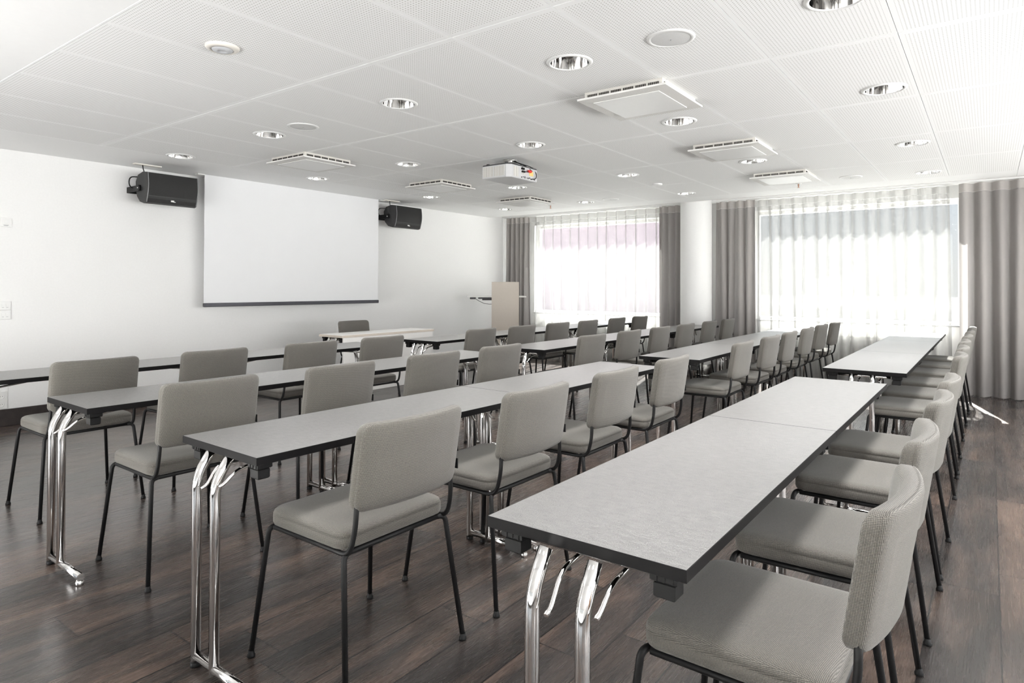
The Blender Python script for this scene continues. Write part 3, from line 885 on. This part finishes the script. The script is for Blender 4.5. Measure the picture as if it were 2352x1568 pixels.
# ------------------------------------------------------------------ ceiling fittings
def col_name(x):
    return {1.45: 'added out of view for fill', 3.0: 'back row nearest the camera', 4.55: 'second from the camera', 6.405: 'second from the windows', 8.095: 'nearest the windows'}[x]
LAMP = bpy.data.lights.new('downlight_lamp', 'SPOT')
LAMP.energy = LAMP_W; LAMP.spot_size = math.radians(112); LAMP.spot_blend = 0.9; LAMP.shadow_soft_size = 0.2; LAMP.color = (1.0, 0.99, 0.975)
LAMP_FILL = LAMP.copy(); LAMP_FILL.energy = LAMP_W * 1.0
LAMP_ROW = LAMP.copy(); LAMP_ROW.energy = LAMP_W * 1.9
def make_downlight():
    t = thing('downlight', '', 'ceiling light', group='round chrome downlights')
    MB().lathe([(0.106, 0.002), (0.105, -0.006), (0.112, -0.009), (0.124, -0.006), (0.128, -0.0005)], (0, 0, 0), 40).build('trim_ring', WHITE_PLASTIC, t)
    MB().lathe([(0.104, -0.004), (0.101, 0.02), (0.094, 0.06), (0.083, 0.10), (0.076, 0.115)], (0, 0, 0), 40, 0, False, True).build('reflector', CHROME, t)
    MB().lathe([(0.012, 0.114), (0.020, 0.10), (0.026, 0.075), (0.024, 0.055), (0.012, 0.045)], (0, 0, 0), 14, 0, True, True).build('bulb', BULB, t)
    return t
dp = make_downlight()
for i, (x, y) in enumerate(DL):
    ysn = [q for (a, q) in DL if a == x]
    k = ysn.index(y)
    lab = 'chrome downlight, %s from the right in the ceiling line %s' % (ORD[k], col_name(x))
    if i == 0:
        dp.location = (x, y, ZC); dp['label'] = lab; t = dp
    else:
        t = copy_thing(dp, (x, y, ZC), 0, lab)
for t in [o for o in COL.objects if o.get('category') == 'ceiling light']:
    if t.location.y > 6 or t.location.x > 8: continue
    lo = bpy.data.objects.new('lamp', LAMP_FILL if t.location.x < 2 else LAMP_ROW if t.location.y < 1 else LAMP); COL.objects.link(lo); lo.parent = t; lo.location = (0, 0, -0.02)

def ceiling_speaker(x, y, r, label):
    t = thing('ceiling_speaker', label, 'ceiling speaker', (x, y, ZC), 0, 'round ceiling speakers')
    MB().lathe([(r, -0.0005), (r - 0.003, -0.006), (r - 0.018, -0.009), (r - 0.022, -0.005)], (0, 0, 0), 36).build('rim', WHITE_PLASTIC, t)
    g = MB().lathe([(r - 0.021, -0.006), (r * 0.6, -0.009), (0.004, -0.010)], (0, 0, 0), 36, 0, False, True).build('grille', plain_grille, t)
    MB().lathe([(0.004, -0.0135), (0.004, -0.010)], (0, 0, 0), 8, 0, True, True).build('screw', GREY_PLASTIC, g)
plain_grille = plain('white_speaker_mesh', (0.66, 0.66, 0.655), 0.6, var=0.12, scale=400)
ceiling_speaker(3.0, 1.26, 0.118, 'round white ceiling speaker nearest the camera')
ceiling_speaker(3.0, 4.25, 0.118, 'round white ceiling speaker on the left side of the ceiling')
ceiling_speaker(7.96, 1.235, 0.118, 'round white ceiling speaker near the wide right window')
ceiling_speaker(8.03, 4.26, 0.118, 'round white ceiling speaker near the left window')
t = thing('motion_sensor', 'cream round motion sensor on the perforated ceiling at the left', 'sensor', (1.75, 3.17, ZC))
MB().lathe([(0.083, -0.0005), (0.082, -0.008), (0.072, -0.016), (0.053, -0.018), (0.052, -0.014)], (0, 0, 0), 36).build('rim', CREAM_PLASTIC, t)
MB().lathe([(0.052, -0.015), (0.047, -0.022), (0.030, -0.026), (0.018, -0.026), (0.016, -0.022), (0.004, -0.022)], (0, 0, 0), 36, 0, False, True).build('lens', plain('grey_sensor_dome', (0.55, 0.56, 0.58), 0.35, var=0.01), t)
t = thing('smoke_detector', 'small flat white smoke detector in the middle of the ceiling', 'smoke detector', (7.16, 3.175, ZC))
MB().lathe([(0.06, -0.0005), (0.058, -0.014), (0.042, -0.022), (0.01, -0.024)], (0, 0, 0), 28, 0, False, True).build('housing', WHITE_PLASTIC, t)
for x, y, lab in ((8.10, 1.81, 'tiny ceiling sprinkler head near the wide right window'), (8.10, 5.31, 'tiny ceiling sprinkler head near the left window')):
    t = thing('sprinkler', lab, 'sprinkler', (x, y, ZC), 0, 'sprinkler heads')
    MB().lathe([(0.035, -0.0005), (0.033, -0.006), (0.012, -0.008)], (0, 0, 0), 20, 0, False, True).build('escutcheon', WHITE_PLASTIC, t)
    MB().lathe([(0.009, -0.007), (0.008, -0.03), (0.005, -0.045), (0.016, -0.050), (0.016, -0.052)], (0, 0, 0), 14, 0, False, True).build('head', plain('copper_brown', (0.45, 0.27, 0.2), 0.4, metal=0.7), t)

def make_diffuser():
    t = thing('air_diffuser', '', 'ceiling vent', group='square ceiling air diffusers')
    m = MB().loft([[(s * 0.262, q * 0.262, z) for s, q in ((-1, -1), (1, -1), (1, 1), (-1, 1))] for z in (-0.0005, -0.042)], False, False, 0, False)
    m.build('collar', DIFFUSER, t)
    sl = MB()
    for k in range(-20, 21):
        c = k * 0.0118
        if abs(k) % 7 == 0: continue
        for s in (-1, 1):
            sl.box(c - 0.0035, c + 0.0035, s * 0.2645 - 0.002, s * 0.2645 + 0.002, -0.036, -0.018)
            sl.box(s * 0.2645 - 0.002, s * 0.2645 + 0.002, c - 0.0035, c + 0.0035, -0.036, -0.018)
    tag(sl.build('air_slots', DIFF_SLOT, t), kind='stuff')
    m = MB()
    def ring(h, z): return [(s * h, q * h, z) for s, q in ((-1, -1), (1, -1), (1, 1), (-1, 1))]
    m.loft([ring(0.255, -0.043), ring(0.297, -0.043), ring(0.297, -0.055), ring(0.22, -0.060)], False, False, 0, False)
    m.build('slotted_border', DIFF_MESH, t)
    MB().loft([ring(0.222, -0.058), ring(0.221, -0.063), ring(0.2, -0.0635)], False, True, 0, False).build('face_panel', WHITE_PLASTIC, t)
    return t
dfp = make_diffuser()
for i, (x, y, lab) in enumerate((
        (3.80, 1.80, 'square white air diffuser on the ceiling, largest and nearest the camera'),
        (5.66, 1.80, 'square white air diffuser on the ceiling, middle one in the right line'),
        (7.40, 1.79, 'square white air diffuser on the ceiling, closest to the wide right window'),
        (3.83, 5.29, 'square white air diffuser on the ceiling above the projection screen'),
        (5.66, 5.29, 'square white air diffuser on the ceiling left of the projector'),
        (7.38, 5.26, 'square white air diffuser on the ceiling closest to the left window'))):
    if i == 0: dfp.location = (x, y, ZC); dfp['label'] = lab
    else: copy_thing(dfp, (x, y, ZC), 0, lab)

# ------------------------------------------------------------------ projector
pj = thing('projector', 'white ceiling projector with black cables hanging over the middle aisle', 'projector', (5.0, 3.75, 2.307))
pj.scale = (1.11, 1.11, 1.11)
MH = (ZC - 2.307) / 1.11
m = MB()
o8 = [(-0.205, -0.11), (-0.17, -0.145), (0.205, -0.145), (0.205, 0.145), (-0.205, 0.145)]
m.loft([[(x * k, y * k, z) for x, y in o8] for k, z in ((0.97, 0.0), (1.0, 0.006), (1.0, 0.108))], True, True, 0, False)
m.build('body', plain('projector_shell', (0.58, 0.58, 0.59), 0.4, var=0.01), pj)
MB().loft([[(x * k, y * k, z) for x, y in o8] for k, z in ((0.995, 0.1085), (1.0, 0.112), (0.97, 0.120))], True, True, 0, False).build('top_shell', DARK_GREY, pj)
MB().box(-0.2065, -0.2045, 0.03, 0.135, 0.015, 0.098).build('vent', VENT, pj)
MB().box(-0.2065, -0.2045, -0.095, 0.015, 0.015, 0.098).build('vent', VENT, pj)
MB().box(-0.145, -0.075, -0.1465, -0.1445, 0.012, 0.098).build('vent', VENT, pj)
MB().box(-0.03, 0.02, -0.1465, -0.1445, 0.042, 0.060).build('vent', VENT, pj)
MB().bbox(0.085, 0.145, -0.1465, -0.1445, 0.045, 0.085, 0.0003).build('sticker', YELLOW, pj)
for k in range(9):
    MB().bbox(-0.035 + k * 0.024, -0.022 + k * 0.024, -0.1475, -0.1445, 0.012 + 0.006 * (k % 2), 0.022 + 0.004 * (k % 3), 0.0005).build('connector', DARK_GREY, pj)
MB().bbox(-0.035, 0.0, -0.1595, -0.1445, 0.082, 0.099, 0.002).build('plug', BLACK_PLASTIC, pj)
MB().bbox(-0.03, 0.01, -0.1595, -0.1445, 0.058, 0.074, 0.003).build('plug', BLACK_PLASTIC, pj)
MB().tube([(0.005, -0.155, 0.066), (0.05, -0.165, 0.07), (0.11, -0.16, 0.085), (0.07, -0.12, 0.128), (0.03, -0.07, 0.155), (0.0, -0.02, 0.178)], 0.004, 6).build('cable', BLACK_PLASTIC, pj)
MB().bbox(0.045, 0.085, -0.175, -0.155, 0.066, 0.086, 0.002).build('cable_tag', RED, pj)
MB().tube(bend([(0.10, -0.150, 0.016), (0.16, -0.165, 0.02), (0.19, -0.155, 0.07), (0.16, -0.12, 0.135), (0.07, -0.09, 0.145), (0.0, -0.02, 0.178)], 0.06, 4), 0.0038, 6).build('cable', BLACK_PLASTIC, pj)
MB().tube([(-0.02, -0.152, 0.09), (-0.02, -0.13, 0.13), (-0.01, -0.07, 0.155), (0.0, -0.02, 0.178)], 0.0038, 6).build('cable', BLACK_PLASTIC, pj)
ln = MB().lathe([(0.042, 0), (0.042, 0.05), (0.036, 0.055)], (0, 0, 0), 20, 0, True, True).build('lens', DARK_GREY, pj)
ln.location = (0.09, 0.14, 0.055); ln.rotation_euler = (-PI / 2, 0, 0)
mt = MB()
mt.lathe([(0.03, 0.150), (0.03, MH - 0.012)], (0, 0, 0), 16)
mt.lathe([(0.062, MH - 0.012), (0.064, MH - 0.0005)], (0, 0, 0), 24, 0, True, True)
mt.lathe([(0.04, 0.1205), (0.088, 0.126), (0.075, 0.146), (0.04, 0.158)], (0, 0, 0), 20, 0, True, True)
mt.build('ceiling_mount', STEEL, pj)
for x, y in ((-0.17, 0.11), (-0.17, -0.09), (0.17, 0.11), (0.17, -0.11)):
    MB().lathe([(0.016, 0.1195), (0.016, 0.130), (0.012, 0.132)], (x, y, 0), 14, 0, True, True).build('foot', DARK_GREY, pj)
